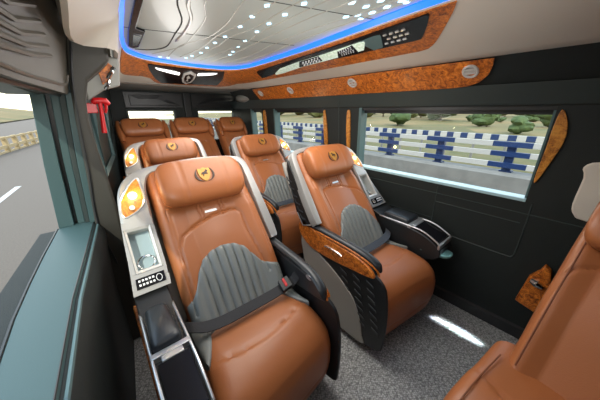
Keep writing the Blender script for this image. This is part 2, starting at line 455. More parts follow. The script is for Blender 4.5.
    tube(bm, catmull(hd, 4), .006, 8, sx=1); link('armrest_handle', bm, M['chrome'], wood)
    bm = bmesh.new()
    ppts = catmull([SD(.300, .56, .712), SD(.300, .50, .712), SD(.298, .38, .706), SD(.296, .26, .700), SD(.290, .15, .686), SD(.280, .075, .655), SD(.272, .045, .612)], 4)
    ppts = [p+Vector((-m*.008, 0, -.006)) for p in ppts]; rr = [.020]*len(ppts); rr[0] = .014; rr[-1] = .008; rr[-2] = .013; rr[-3] = .017
    tube(bm, ppts, rr, 14, up=(1, 0, 0), sy=1.3, sx=.8)
    pad = link('armrest_pad', bm, M['blackpad'], root)
    bm = bmesh.new()
    disc(bm, SD(.262, .15, .672), .022, X(-1), .006, sx=.6, up=(0, 1, 0)); link('recline_button', bm, M['satin'], pad)
    bm = bmesh.new(); tube(bm, catmull([SD(.314, .52, .688), SD(.314, .38, .686), SD(.312, .26, .681), SD(.305, .14, .662), SD(.292, .065, .628), SD(.282, .042, .590)], 4), .006, 8)
    link('armrest_piping', bm, M['burl'], pad)
    # inner side of the arm + lattice side panel
    bm = bmesh.new()
    sp = catmull([(0, .70, .66), (0, .575, .60), (0, .33, .60), (0, .10, .60), (0, .0, .56), (0, -.035, .46), (0, -.048, .32), (0, -.045, .16), (0, -.02, .09), (0, .15, .06), (0, .45, .055), (0, .56, .12), (0, .66, .40)], 3, True)
    prism(bm, [SD(.288, p.y, p.z) for p in sp], X(.016))
    lat = link('side_panel', bm, M['black'], root, bevel=.004)
    for i in range(7):
        for j in range(3):
            y0 = .30-j*.095-i*.012; z0 = .515-i*.050+j*.012
            if z0 < .14 or y0 < -.01: continue
            if y0-.045 < -.03: continue
            bm = bmesh.new()
            prism(bm, [SD(.302, y0, z0), SD(.302, y0-.050, z0-.018), SD(.302, y0-.056, z0-.034), SD(.302, y0-.006, z0-.016)], X(.007))
            link('lattice_slat', bm, M['slat'], lat, bevel=.002)
    bm = bmesh.new()
    gp = catmull([(0, .676, .592), (0, .55, .545), (0, .394, .482), (0, .26, .41), (0, .172, .335), (0, .115, .21), (0, .095, .116), (0, .082, .062), (0, .25, .050), (0, .43, .050), (0, .50, .109), (0, .58, .25), (0, .64, .391)], 3, True)
    prism(bm, [SD(.300, p.y, p.z) for p in gp], X(.012))
    link('side_cover', bm, M['greybase'], root, bevel=.003)
    # shell side with louvres, behind the rim
    bm = bmesh.new()
    ss = [(.545, .700), (.66, .672), (.725, .76), (.795, .93), (.835, 1.06), (.832, 1.12), (.80, 1.08), (.68, .90)]
    prism(bm, [SD(.298, y, z) for y, z in ss], X(.020))
    sd = link('shell_side', bm, M['black'], root, bevel=.003)
    for i in range(6):
        bm = bmesh.new(); a = SD(.318, .625+i*.030, .735+i*.048); tube(bm, [a, a+Vector((0, .045, .004)), a+Vector((0, .062, .028))], .005, 6); link('louvre', bm, M['blackpad'], sd)
    bm = bmesh.new(); tube(bm, [SD(.318, .57, .715), SD(.318, .655, .684), SD(.318, .715, .765)], .004, 6); link('louvre_edge', bm, M['satin'], sd)
    bm = bmesh.new()   # back cover of the shell
    grid(bm, lambda u, v: BP(m, (-.40+.71*u)*(1-.12*v**6), -.05+.90*v, -.15-.05*sin(pi*u)), 16, 16)
    bc = link('shell_back', bm, M['greybase'], root); sol = bc.modifiers.new('t', 'SOLIDIFY'); sol.thickness = .02
    # console arm on the window side
    xi, xo = -.300, -oc
    bm = bmesh.new()
    cs = catmull([(0, .56, .70), (0, .47, .688), (0, .40, .664), (0, .20, .650), (0, .08, .630), (0, -.02, .585), (0, -.055, .53), (0, -.03, .48), (0, .06, .44), (0, .20, .40), (0, .36, .22), (0, .55, .10), (0, .68, .30), (0, .68, .62)], 3, True)
    prism(bm, [SD(xi, p.y, p.z) for p in cs], X(xo-xi))
    con = link('console_arm', bm, M['black'], root, bevel=.006)
    bm = bmesh.new()
    rings = []
    for (dx, dy, z) in [(0, 0, .655), (0, 0, .680), (.004, .006, .690), (.014, .018, .697)]:
        xa, xb = xi-.020-dx, xo+.010+dx; ya, yb = .200+dy, .425-dy
        base = []
        for cx, cy, a0 in [(xa-.02, ya+.02, -90), (xa-.03, yb-.03, 0), (xb+.03, yb-.03, 90), (xb+.02, ya+.02, 180)]:
            r_ = .02
            for q in range(5):
                a = math.radians(a0+q*22.5); base.append(SD(cx+r_*cos(a), cy+r_*sin(a), z-.03*max(0, .3-cy)))
        rings.append(base)
    loft(bm, rings); link('console_pad', bm, M['blackpad'], con)
    bm = bmesh.new()
    def cz(y): return .660-.02*max(0, .25-y)-.75*max(0, .10-y)**1.3
    pth = [SD(xi-.004, y, cz(y)+.002) for y in (.43, .30, .19, .12, .06, .0, -.035)]
    pth2 = [SD(xo+.004, y, cz(y)+.002) for y in (-.035, .0, .06, .12, .19, .30, .43)]
    tube(bm, catmull(pth, 3), .006, 7); tube(bm, catmull(pth2, 3), .006, 7)
    box(bm, min(m*xi, m*xo), max(m*xi, m*xo), .172, .196, .640, .668)
    box(bm, min(m*xi, m*xo), max(m*xi, m*xo), -.045, -.030, .560, .598)
    box(bm, min(m*(xi-.03), m*(xo+.03)), max(m*(xi-.03), m*(xo+.03)), .150, .176, .640, .664)
    link('console_trim', bm, M['satin'], con, bevel=.003)
    bm = bmesh.new()
    prism(bm, [SD(xi-.014, .150, .653), SD(xo+.014, .150, .653), SD(xo+.014, -.025, .603), SD(xi-.014, -.025, .603)], (0, 0, .006))
    link('pocket_lid', bm, M['gloss'], con, bevel=.002)
    bm = bmesh.new()
    tube(bm, catmull([SD(xo-.004, .50, .66), SD(xo-.004, .35, .55), SD(xo-.004, .2, .47), SD(xo-.004, .02, .45)], 4), .008, 6)
    link('console_piping', bm, M['burl'], con)
    bm = bmesh.new()
    pd = catmull([(xi-.01, .12, 0), (xi-.005, .0, 0), (xi-.02, -.085, 0), (xi-.08, -.105, 0), (xi-.125, -.08, 0), (xi-.12, .05, 0)], 4, True)
    prism(bm, [SD(p.x, p.y, .505) for p in pd], (0, 0, .018)); link('flip_tray', bm, M['teal'], con, bevel=.005)
    # seat belt
    bm = bmesh.new(); rings = []
    bl = [(-.285, .335, .560), (-.262, .318, .560), (-.22, .300, .548), (-.14, .292, .535), (-.02, .292, .532), (.10, .290, .534), (.19, .285, .545), (.245, .278, .560), (.28, .27, .60)]
    for p in catmull(bl, 3):
        rings.append([SD(p.x, p.y-.024, p.z), SD(p.x, p.y+.020, p.z+.022), SD(p.x, p.y+.020, p.z+.026), SD(p.x, p.y-.024, p.z+.004)])
    loft(bm, rings)
    be = link('seat_belt', bm, M['belt'] if m == 1 else M['belt2'], root, smooth=False)
    bm = bmesh.new()
    prism(bm, [SD(.175, .252, .548), SD(.235, .250, .560), SD(.235, .306, .590), SD(.175, .308, .578)], (0, 0, .018)); bk = link('buckle', bm, M['black'], be, bevel=.004)
    bm = bmesh.new()
    prism(bm, [SD(.196, .262, .572), SD(.210, .262, .575), SD(.210, .300, .598), SD(.196, .300, .594)], (0, 0, .008)); rb = link('release_button', bm, M['red'], be, bevel=.002)
    # pedestal
    bm = bmesh.new(); box(bm, -.24, .24, .08, .62, 0, .09); link('pedestal', bm, M['black'], root, bevel=.01)
    return root

LP = (.408, .578, 0); RP = (1.326, .520, 0); SP = (1.398, 1.623, 0); TP = (.544, 1.809, 0)
G = 'tan leather captain seats with silver shells'
seat_l = make_seat(1, .43)
seat_r = make_seat(-1, .50)
seat_t = copy_tree(seat_l); seat_s = copy_tree(seat_r)
seat_l.location = LP; seat_r.location = RP; seat_t.location = TP; seat_s.location = SP
tag(seat_l, 'nearest tan leather captain seat with black belt across it, beside the left wall', 'seat', G)
tag(seat_r, 'tan captain seat with lattice side panel, beside the long right window', 'seat', G)
tag(seat_t, 'tan captain seat directly behind the nearest one, only its headrest and lit lamp visible', 'seat', G)
tag(seat_s, 'tan captain seat in the middle distance, behind the one at the long window', 'seat', G)

# ------------------------------------------------------------------ rear bench seats (no shell)
def make_plain(wing=True, hw=.270, cw=.255, stop=.90, hs=.765, hx=.220):
    root = empty('passenger_seat')
    link('seat_cushion', cushion_mesh(1, cw, cw+.007, 0), M['tan'], root)
    bm = bmesh.new()
    def wn(x, s):
        n = back_n(x, s, hw, stop)
        return n
    padgrid(bm, lambda u, v: BP(1, -hw+2*hw*u, -.03+(stop+.03)*v, wn(-hw+2*hw*u, -.03+(stop+.03)*v)), lambda u, v: BP(1, (-hw+2*hw*u)*.95, -.03+(stop+.02)*v, -.11), 60, 80)
    link('backrest', bm, M['tan'], root)
    for sg in ((-1, 1) if wing else ()):
        bm = bmesh.new(); rings = []
        for i in range(9):
            t = i/8; s = .60+.27*t; k = sin(pi*min(1, .12+t*.80))**.5
            rings.append([BP(1, sg*(hw-.028)+.040*k*cos(a*pi/6), s, .02+.055*k*sin(a*pi/6)) for a in range(12)])
        loft(bm, rings); link('head_wing', bm, M['tan'], root)
    h = link('headrest', headrest_mesh(1, hx, hs, .115, .06, .05), M['tan'], root)
    emblem(h, 1, hs+.005, .112)
    bm = bmesh.new(); box(bm, -.25, .25, .05, .62, -.12, .09); link('pedestal', bm, M['black'], root, bevel=.01)
    return root
rear = make_plain()
rear.location = (.495, 2.84, .13)
r2 = copy_tree(rear); r2.location = (1.075, 2.86, .13)
r3 = copy_tree(rear); r3.location = (1.635, 2.82, .13)
r3.scale = (.80, 1, 1)
GR = 'tan seats of the rear row below the back door windows'
tag(rear, 'tan back row seat under the left back door window', 'seat', GR)
tag(r2, 'tan back row seat in the middle, before the gap between the back windows', 'seat', GR)
tag(r3, 'tan back row seat in the right rear corner under the right back door window', 'seat', GR)
fs = make_plain(False, .228, .29, .82, .665, .205)
fs.location = (.726, -.182, 0); fs.rotation_euler = (0, 0, -pi/2-.15)
for sg in (-1, 1):
    bm = bmesh.new(); tube(bm, [BP(1, sg*.196, s_, back_n(.196, s_, .228, .82)+.001) for s_ in [.02*i for i in range(1, 39)]], .003, 6); link('back_piping', bm, M['tan_dark'], fs)
    bm = bmesh.new(); tube(bm, catmull([(sg*.245, .32, .515), (sg*.247, .15, .512), (sg*.248, .08, .500), (sg*.250, .01, .462), (sg*.250, -.030, .40), (sg*.250, -.045, .32), (sg*.25, -.045, .2)], 4), .003, 6); link('cushion_piping', bm, M['tan_dark'], fs)
bm = bmesh.new(); prism(bm, [(-.232, .52, .28), (-.232, .44, .30), (-.232, .52, .60), (-.232, .60, .66), (-.232, .64, .60)], (.012, 0, 0)); link('side_trim', bm, M['teal'], fs, bevel=.003)
tag(fs, 'tan leather seat cut off by the lower right corner, facing across the aisle', 'seat')

# ------------------------------------------------------------------ shell of the van
def WXR(z): return interp([(0, 1.934), (.94, 1.898), (1.475, 1.880), (1.587, 1.83)], z)
Y0, Y1 = -.75, 4.02
bm = bmesh.new(); box(bm, -.45, 2.05, Y0, 2.55, -.05, 0)
struct(link('floor', bm, M['floor'], smooth=False))
bm = bmesh.new(); box(bm, -.35, 2.0, 2.55, 4.05, -.05, .10)
struct(link('trim_1', bm, M['floor'], smooth=False))
# right wall: cross-section strips with window openings
WIN = [(.167, 1.425), (1.87, 2.80), (3.09, 3.41)]
ZS, ZT = .937, 1.475
bm = bmesh.new()
def rpanel(y0, y1, z0, z1):
    a = [(WXR(z0), y0, z0), (WXR(z0), y1, z0), (WXR(z1), y1, z1), (WXR(z1), y0, z1)]
    prism(bm, a, (.09, 0, 0))
rpanel(Y0, Y1, 0, ZS)
rpanel(Y0, Y1, ZT, 1.60)
ys = [Y0]+[v for w in WIN for v in w]+[Y1]
for i in range(0, len(ys), 2): rpanel(ys[i], ys[i+1], ZS, ZT)
bmesh.ops.remove_doubles(bm, verts=bm.verts, dist=1e-5)
wr = struct(link('wall_right', bm, M['wallmat'], smooth=False))
# raised window surround band
for k, (a, b) in enumerate(WIN):
    bm = bmesh.new()
    X0 = lambda z: WXR(z)
    def fr(y0, y1, z0, z1, dx0, dx1):
        prism(bm, [(X0(z0)+dx0, y0, z0), (X0(z0)+dx0, y1, z0), (X0(z1)+dx0, y1, z1), (X0(z1)+dx0, y0, z1)], (dx1-dx0, 0, 0))
    fr(b-.028, b, ZS, ZT, .0, .085); fr(a, a+.012, ZS, ZT, .02, .085)
    f = struct(link('window_%d' % (k+1), bm, M['teal'] if k else M['teal'], smooth=False))
    bm = bmesh.new(); fr(a, b, ZS, ZS+.020, -.004, .085); link('window_sill', bm, M['palesill'], f, smooth=False, bevel=.003)
    bm = bmesh.new(); fr(a, b, ZT-.022, ZT, .010, .085); fr(a, b, ZT-.045, ZT-.022, .045, .075); link('window_seal', bm, M['black'], f, smooth=False)
    bm = bmesh.new(); prism(bm, [(X0(ZS)+.055, a, ZS), (X0(ZS)+.055, b, ZS), (X0(ZT)+.055, b, ZT), (X0(ZT)+.055, a, ZT)], (.004, 0, 0))
    link('window_pane', bm, M['glass'], f, smooth=False)
# charcoal band above windows & door-panel mouldings
bm = bmesh.new()
prism(bm, [(WXR(1.475)-.006, Y0, 1.482), (WXR(1.475)-.006, Y1, 1.482), (WXR(1.587)-.006, Y1, 1.590), (WXR(1.587)-.006, Y0, 1.590)], (.03, 0, 0))
struct(link('trim_2', bm, M['wallgrey'], smooth=False, bevel=.003))
bm = bmesh.new()
def onw(y, z, d=-.001): return (WXR(z)+d, y, z)
tube(bm, catmull([onw(.66, .80), onw(.40, .80), onw(.16, .80)], 3), .003, 5)
tube(bm, catmull([onw(.66, .60), onw(.66, .585), onw(.62, .565), onw(.2, .555), onw(.145, .565), onw(.135, .60), onw(.132, .78), onw(.135, .93)], 4), .004, 5)
tube(bm, [onw(.66, .60), onw(.66, .92)], .003, 5)
tube(bm, [onw(.66, .66), onw(2.6, .66)], .003, 5)
tube(bm, [onw(1.64, .93), onw(1.64, .2)], .003, 5); tube(bm, [onw(1.64, 1.56), onw(1.64, .95)], .003, 5)
tube(bm, [onw(-.5, .865), onw(3.6, .865)], .004, 5)
struct(link('trim_3', bm, M['wallgrey']))
bm = bmesh.new()
prism(bm, [(1.934, Y0, 0), (1.90, Y0, .0), (1.912, Y0, .07), (1.931, Y0, .08)], (0, Y1-Y0, 0)); struct(link('baseboard_right', bm, M['black']))
# burl slivers on pillars
def leaf_inlay(pts, label, d=.012):
    bm = bmesh.new(); P = catmull([(WXR(z)-d, y, z) for y, z in pts], 4, True)
    prism(bm, P, (d+.002, 0, 0)); o = link('pillar_inlay', bm, M['burl_gold'], bevel=.003)
    tag(o, label, 'wood trim', 'burl wood slivers on the window pillars'); return o
leaf_inlay([(.150, 1.452), (.132, 1.44), (.108, 1.38), (.100, 1.30), (.118, 1.20), (.150, 1.07), (.162, 1.09), (.158, 1.25), (.158, 1.38)], 'golden burl leaf right of the long window')
leaf_inlay([(1.545, 1.455), (1.522, 1.44), (1.512, 1.30), (1.505, 1.12), (1.520, 1.06), (1.535, 1.10), (1.555, 1.25), (1.556, 1.42)], 'slim burl sliver left of the long window')
leaf_inlay([(1.857, 1.455), (1.842, 1.44), (1.815, 1.30), (1.80, 1.12), (1.825, 1.06), (1.84, 1.10), (1.86, 1.25), (1.866, 1.42)], 'slim burl sliver right of the middle side window')
leaf_inlay([(3.02, 1.455), (2.985, 1.44), (2.97, 1.30), (2.97, 1.06), (3.0, 1.02), (3.03, 1.06), (3.04, 1.25), (3.04, 1.42)], 'burl sliver between the two rearmost side windows')
# rear wall with two door windows
bm = bmesh.new()
RZ = 1.456
def rbox(x0, x1, z0, z1): box(bm, x0, x1, 4.0, 4.06, z0, z1)
rbox(-.1, 2.1, 0, 1.0); rbox(-.1, 2.1, RZ, 1.95); rbox(-.1, .40, 1.0, RZ); rbox(.985, 1.29, 1.0, RZ); rbox(1.895, 2.1, 1.0, RZ)
struct(link('wall_back', bm, M['wallmat'], smooth=False))
for k, (a, b) in enumerate([(.40, .985), (1.29, 1.895)]):
    bm = bmesh.new()
    box(bm, a-.01, a+.015, 3.98, 4.06, 1.0, RZ); box(bm, b-.015, b+.01, 3.98, 4.06, 1.0, RZ); box(bm, a-.01, b+.01, 3.98, 4.06, RZ-.012, RZ+.012); box(bm, a, b, 3.98, 4.06, .99, 1.015)
    f = struct(link('window_%d' % (k+4), bm, M['wallgrey'], smooth=False, bevel=.003))
    bm = bmesh.new(); box(bm, a, b, 4.03, 4.034, 1.0, RZ); link('window_pane', bm, M['glass'], f, smooth=False)
for k, (a, b, sg) in enumerate([(.40, 1.10, 1), (1.23, 1.95, -1)]):
    bm = bmesh.new()
    box(bm, a, b, 3.975, 4.0, 1.49, 1.68)
    q = lambda x, z: (x, 3.97, z)
    xa, xb = (a+.06, b-.05) if sg == 1 else (b-.06, a+.05)
    for i in range(4):
        d = i*.030
        tube(bm, [q(xa+sg*d, 1.64-d*.45), q(xb-sg*(.22+d*.6), 1.645-d*.45)], .005, 5)
        tube(bm, [q(xb-sg*(.22+d*.6), 1.645-d*.45), q(xb-sg*(.02+d*1.2), 1.53+d*.25)], .005, 5)
    tube(bm, [q(xa, 1.64), q(xa, 1.52)], .005, 5); tube(bm, [q(xa, 1.52), q(xb, 1.52)], .005, 5)
    struct(link('door_%d' % (k+1), bm, M['black'], bevel=.004))
bm = bmesh.new(); box(bm, 1.115, 1.215, 3.96, 4.0, .9, 1.70); struct(link('trim_4', bm, M['black'], smooth=False, bevel=.012))
bm = bmesh.new(); box(bm, 1.93, 2.06, 3.84, 3.99, .2, 1.70); struct(link('trim_5', bm, M['greyliner'], smooth=False, bevel=.03))

# ceiling panel
LEDP = [(1.15, -.72), (1.155, .0), (1.165, .45), (1.185, .70), (1.238, 1.117), (1.287, 1.542), (1.322, 2.07), (1.325, 2.36), (1.275, 2.55), (1.145, 2.65), (.948, 2.675), (.718, 2.645), (.507, 2.575), (.388, 2.47), (.303, 2.30), (.252, 1.995), (.229, 1.766), (.208, 1.507), (.195, 1.316), (.185, .6), (.18, 0), (.18, -.72)]
LIPP = [(1.70, -.72), (1.70, .0), (1.70, .45), (1.70, .75), (1.70, 1.20), (1.70, 1.75), (1.70, 2.35), (1.705, 2.80), (1.70, 3.12), (1.45, 3.27), (1.05, 3.31), (.78, 3.32), (.52, 3.32), (.36, 3.31), (.305, 3.10), (.245, 2.45), (.205, 1.95), (.168, 1.56), (.028, 1.50), (.028, .9), (.03, 0), (.03, -.72)]
LED3 = [(p.x, p.y) for p in catmull([(a, b, 0) for a, b in LEDP], 4)]
LIP3 = [(p.x, p.y) for p in catmull([(a, b, 0) for a, b in LIPP], 4)]
def mid_c(p, q, w, bulge=.0): return None
bm = bmesh.new()
CC = [(x-(.02 if x > .75 else -.02), y-(.02 if y > 2.4 else 0)) for x, y in LED3]
prism(bm, [(x, y, 1.872) for x, y in CC], (0, 0, .03))
ceil = struct(link('ceiling', bm, M['ceil'], smooth=False))
bm = bmesh.new(); box(bm, -.2, 2.05, Y0, 4.06, 1.96, 2.0); struct(link('trim_6', bm, M['greyliner'], smooth=False))
# LED ring
bm = bmesh.new(); rings = []
n = len(LED3)
def outn(i):
    a = Vector((*LED3[max(i-1, 0)], 0)); b = Vector((*LED3[min(i+1, n-1)], 0)); t = (b-a).normalized(); return Vector((t.y, -t.x, 0))
for i, (x, y) in enumerate(LED3):
    o = outn(i)*-1 if False else outn(i)
    p = Vector((x, y, 0))
    rings.append([p-o*.022+Vector((0, 0, 1.866)), p+o*.004+Vector((0, 0, 1.846)), p+o*.006+Vector((0, 0, 1.862)), p-o*.018+Vector((0, 0, 1.874))])
loft(bm, rings)
led = link('led_strip', bm, M['led']); tag(led, 'blue glowing light strip running round the edge of the pearl ceiling panel', 'light')
# bulkhead loft between LED ring and lower lip
ZL, ZU = 1.717, 1.846
def bulk(i, w, dn=0):
    a = Vector((*LED3[i], ZU)); b = Vector((*LIP3[i], ZL)); p = a.lerp(b, w)
    p.z -= .018*sin(pi*w)*0
    o = outn(i); d = (b-a).normalized(); nn = d.cross(Vector((o.y, -o.x, 0))).normalized()
    if nn.z > 0: nn = -nn
    return p+nn*dn
bm = bmesh.new(); rings = []
for i in range(n):
    o = outn(i)
    a = bulk(i, 0); b = bulk(i, 1)
    rings.append([a+Vector((0, 0, .05)), a] + [bulk(i, w) for w in (.15, .4, .7, .9)] + [b, b+o*.015+Vector((0, 0, .006)), b+o*.015+Vector((0, 0, .12))])
loft(bm, rings)
struct(link('trim_7', bm, M['beige']))
# parametrised location on the bulkhead (u along in index units, w across)
def BK(u, w, dn=0):
    i = max(0, min(n-2, int(u))); t = u-i
    return bulk(i, w, dn).lerp(bulk(i+1, w, dn), t)

def bkpatch(name, mt, ulo, pairs, dn0, dn1, parent=None, step=.5, bevel=0):
    """strip slab on the bulkhead: pairs = table of (u, w_hi, w_lo)"""
    ua, ub = pairs[0][0], pairs[-1][0]; K = max(2, int(abs(ub-ua)/step)); bm = bmesh.new(); rings = []
    us = sorted(set([ua+(ub-ua)*i/K for i in range(K+1)]+[p[0] for p in pairs]))
    for u in us:
        a = interp([(p[0], p[1]) for p in pairs], u); b = interp([(p[0], p[2]) for p in pairs], u)
        rings.append([BK(u, a, dn0), BK(u, a, dn1), BK(u, (a+b)/2, dn1), BK(u, b, dn1), BK(u, b, dn0), BK(u, (a+b)/2, dn0)])
    loft(bm, rings); return link(name, bm, mt, parent, bevel=bevel)
wd = [(8.4, .02, .03), (8.8, .02, .13), (9.3, .02, .22), (11.3, .02, .55), (11.7, .02, .60), (12.3, .02, .62), (21, .02, .62), (31, .02, .61), (33.5, .02, .64), (35.2, .02, .78), (36.5, .02, .84), (40, .02, .86), (45.5, .02, .86), (46.2, .02, .78), (47, .02, .62), (48.5, .02, .58), (56, .02, .62), (58, .02, .4)]
bw = bkpatch('wood_fascia', M['burl'], 0, wd, -.002, .006)
tag(bw, 'burl wood veneer band curving along the overhead duct under the blue light', 'wood trim')
ac = bkpatch('duct_console', M['gloss'], 0, [(10.2, .04, .07), (11.6, .05, .36), (12.1, .05, .37), (20.5, .09, .35), (26.2, .16, .48), (26.6, .18, .22)], .005, .014)
tag(ac, 'long glossy black lamp and air outlet panel in the right overhead duct', 'overhead panel')
bkpatch('diffuser', M['cool'], 0, [(14.6, .13, .16), (15.0, .13, .29), (17.8, .16, .32), (20.5, .18, .34), (22.6, .25, .42), (23.5, .38, .43)], .013, .020, ac)
for (a, b) in [(15.6, 16.7), (18.6, 20.4)]:
    bkpatch('screen_panel', M['gloss'], 0, [(a-.2, interp([(15, .13), (20, .18)], a)-.005, .30), (b, .17, .335), (b+.3, .3, .335)], .018, .0205, ac)
    bm = bmesh.new()
    for i in range(6):
        for j in range(4):
            u = a+(b-a)*(i+.3*(j % 2))/6; w0 = interp([(15, .15), (20, .20)], u)+.035*j
            c = [BK(u+dx*(b-a)/6, w0+dy, .0215) for dx, dy in ((-.3, .0), (0, -.013), (.3, 0), (0, .013))]
            prism(bm, c, (0, 0, -.003))
    o = link('honeycomb_screen', bm, M['satin'], ac); o['kind'] = 'stuff'
bkpatch('smoked_lens', M['teal'], 0, [(13.55, .11, .14), (13.9, .10, .34), (14.5, .11, .36), (14.8, .12, .2)], .013, .017, ac)
for j in range(3):
    for i in range(4 if j != 1 else 5):
        u = 12.05+.36*i+(.18 if j != 1 else 0)+.12*j; wv = .135+.075*j
        if u > 13.6: continue
        bm = bmesh.new(); cpt = BK(u, wv, .015); t = (BK(u+.12, wv, .015)-BK(u-.12, wv, .015)).normalized()
        tube(bm, [cpt-t*.010, cpt+t*.010], .0055, 8); link('air_slot', bm, M['satin'], ac)
rb = bkpatch('rear_console', M['gloss'], 0, [(35.1, .04, .05), (35.9, .04, .38), (37.0, .05, .73), (41, .05, .76), (45.1, .06, .80), (46.2, .07, .60), (48.3, .08, .12)], .005, .014)
tag(rb, 'glossy black crest panel in the rear overhead duct facing the cabin', 'overhead panel')
bkpatch('strip_light', M['strip'], 0, [(42.9, .23, .33), (44, .19, .30), (46.5, .15, .20), (46.9, .14, .15)], .013, .018, rb)
bkpatch('strip_light', M['strip'], 0, [(36.7, .11, .12), (37.4, .11, .18), (39.0, .15, .25), (40.0, .18, .28)], .013, .018, rb)
bm = bmesh.new()
shp = [(0, .72), (.7, .62), (1.0, .45), (1.05, .22), (.6, .17), (0, .10), (-.6, .17), (-1.05, .22), (-1.0, .45), (-.7, .62)]
prism(bm, [BK(41.3+a*1.0, w_, .014) for a, w_ in shp], BK(41.3, .4, .010)-BK(41.3, .4, 0)); cr = link('crest', bm, M['vent'], rb, bevel=.003)
bm = bmesh.new()
prism(bm, [BK(41.3+a*.68, .40+(w_-.40)*.68, .024) for a, w_ in shp], BK(41.3, .4, .003)-BK(41.3, .4, 0))
prism(bm, [BK(41.3+a*.95, w_, .028) for a, w_ in [(-.2, .58), (.1, .40), (-.3, .36), (.25, .25), (.45, .33), (.2, .45), (.35, .55), (.1, .5)]], BK(41.3, .4, .002)-BK(41.3, .4, 0), 1)
link('crest_figure', bm, [M['gloss'], M['vent']], cr)
# soffit at the back, below the roof
bm = bmesh.new(); prism(bm, [(.2, 3.25, 1.725), (2.05, 3.25, 1.725), (2.05, 4.0, 1.70), (.2, 4.0, 1.70)], (0, 0, .03)); struct(link('trim_8', bm, M['greyliner'], smooth=False))
# sloping strip with burl veneer above right windows
bm = bmesh.new()
prism(bm, [(1.705, Y0, 1.722), (1.836, Y0, 1.588), (1.90, Y0, 1.64), (1.80, Y0, 1.78)], (0, 3.7-Y0, 0)); struct(link('trim_9', bm, M['wallmat'], smooth=False))
def ST(y, w, d=0):   # on the slope
    return Vector((1.700+.131*w-d*.71, y, 1.719-.133*w-d*.71))
bm = bmesh.new()
sp = [(3.0, .06), (3.0, .94), (.66, .96), (.58, .92), (.52, .80), (.475, .55), (.455, .25), (.45, .04), (.8, .02), (2.0, .02)]
prism(bm, [ST(y, w, .004) for y, w in sp], ST(0, 0, .008)-ST(0, 0, 0))
vp = link('veneer_strip', bm, M['burl'], bevel=.002); tag(vp, 'long burl wood veneer strip above the right side windows', 'wood trim')
for (y, w, lab) in [(.560, .36, 'largest round air vent at the near end of the burl strip'), (1.405, .33, 'round air vent in the middle of the burl strip, above the long window'), (2.25, .40, 'small round air vent on the burl strip above the middle side window'), (2.86, .40, 'round air vent at the far end of the burl strip')]:
    nn = (ST(0, 0, 1)-ST(0, 0, 0)); c = ST(y, w, .012); u = Vector((0, 1, 0)); v = nn.cross(u)
    root = empty('air_vent', c)
    L_ = lambda a, b, h=0: u*a+v*b+nn*h
    bm = bmesh.new(); tube(bm, [L_(cos(2*pi*i/28)*.036, sin(2*pi*i/28)*.036, .004) for i in range(28)], .0075, 8, closed=True); link('vent_ring', bm, M['vent'], root)
    bm = bmesh.new(); disc(bm, L_(0, 0, -.004), .035, nn, .004); link('vent_disc', bm, M['black'] if y > .6 else M['satin'], root)
    bm = bmesh.new()
    for k in (-1, 1):
        tube(bm, [L_(-.026, k*.011, .004), L_(.026, k*.011, .004)], .0065, 6)
    tube(bm, [L_(0, -.03, .005), L_(0, .03, .005)] if y > .6 else [L_(-.03, 0, .004), L_(.03, 0, .004)], .003, 6)
    link('vent_louvre', bm, M['vent'], root)
    tag(root, lab, 'air vent', 'round air vents on the burl strip')

XL = [(-.75, -.195), (0, -.19), (.58, -.181), (.95, -.163), (1.61, -.100), (1.66, -.096)]
TB = [(0, -.0), (.80, -.004), (.87, 0), (1.17, .022), (1.41, .043), (1.52, .050), (1.58, .063), (1.74, .098), (1.96, .140)]
def xin(y, z): return interp(XL, y)+interp(TB, z)
YS = [-.75, -.4, 0, .3, .58, .8, .95, 1.15, 1.35, 1.5, 1.66]
bm = bmesh.new()   # lower wall under the sill
rings = [[(xin(y, 0), y, 0), (xin(y, 0)+.004, y, .45), (xin(y, 0)+.02, y, .70), (xin(y, 0)+.032, y, .80), (xin(y, 0)+.028, y, .845), (xin(y, 0)+.012, y, .866), (xin(y, 0), y, .868), (xin(y, 0)-.22, y, .868), (xin(y, 0)-.22, y, 0)] for y in YS]
loft(bm, rings); struct(link('wall_left', bm, M['wallmat']))
bm = bmesh.new()   # ledge
OX = [(-.75, -.30), (.78, -.300), (.95, -.300), (1.25, -.285), (1.70, -.245)]
rings = [[(interp(OX, y), y, .868), (xin(y, .87)-.003, y, .868), (xin(y, .87)-.006, y, .876), (interp(OX, y)+.004, y, .876)] for y in YS+[1.70]]
loft(bm, rings); f = struct(link('window_6', bm, M['ledge']))
bm = bmesh.new(); tube(bm, [(xin(y, .87)-.008, y, .876) for y in YS], .0025, 5); link('window_seal', bm, M['black'], f)
bm = bmesh.new(); tube(bm, [(xin(y, .87)+.010, y, .866) for y in YS], .006, 6); link('window_trim', bm, M['teal'], f)
bm = bmesh.new(); tube(bm, [(interp(OX, y)-.002, y, .874) for y in YS], .005, 6); link('window_seal', bm, M['black'], f)
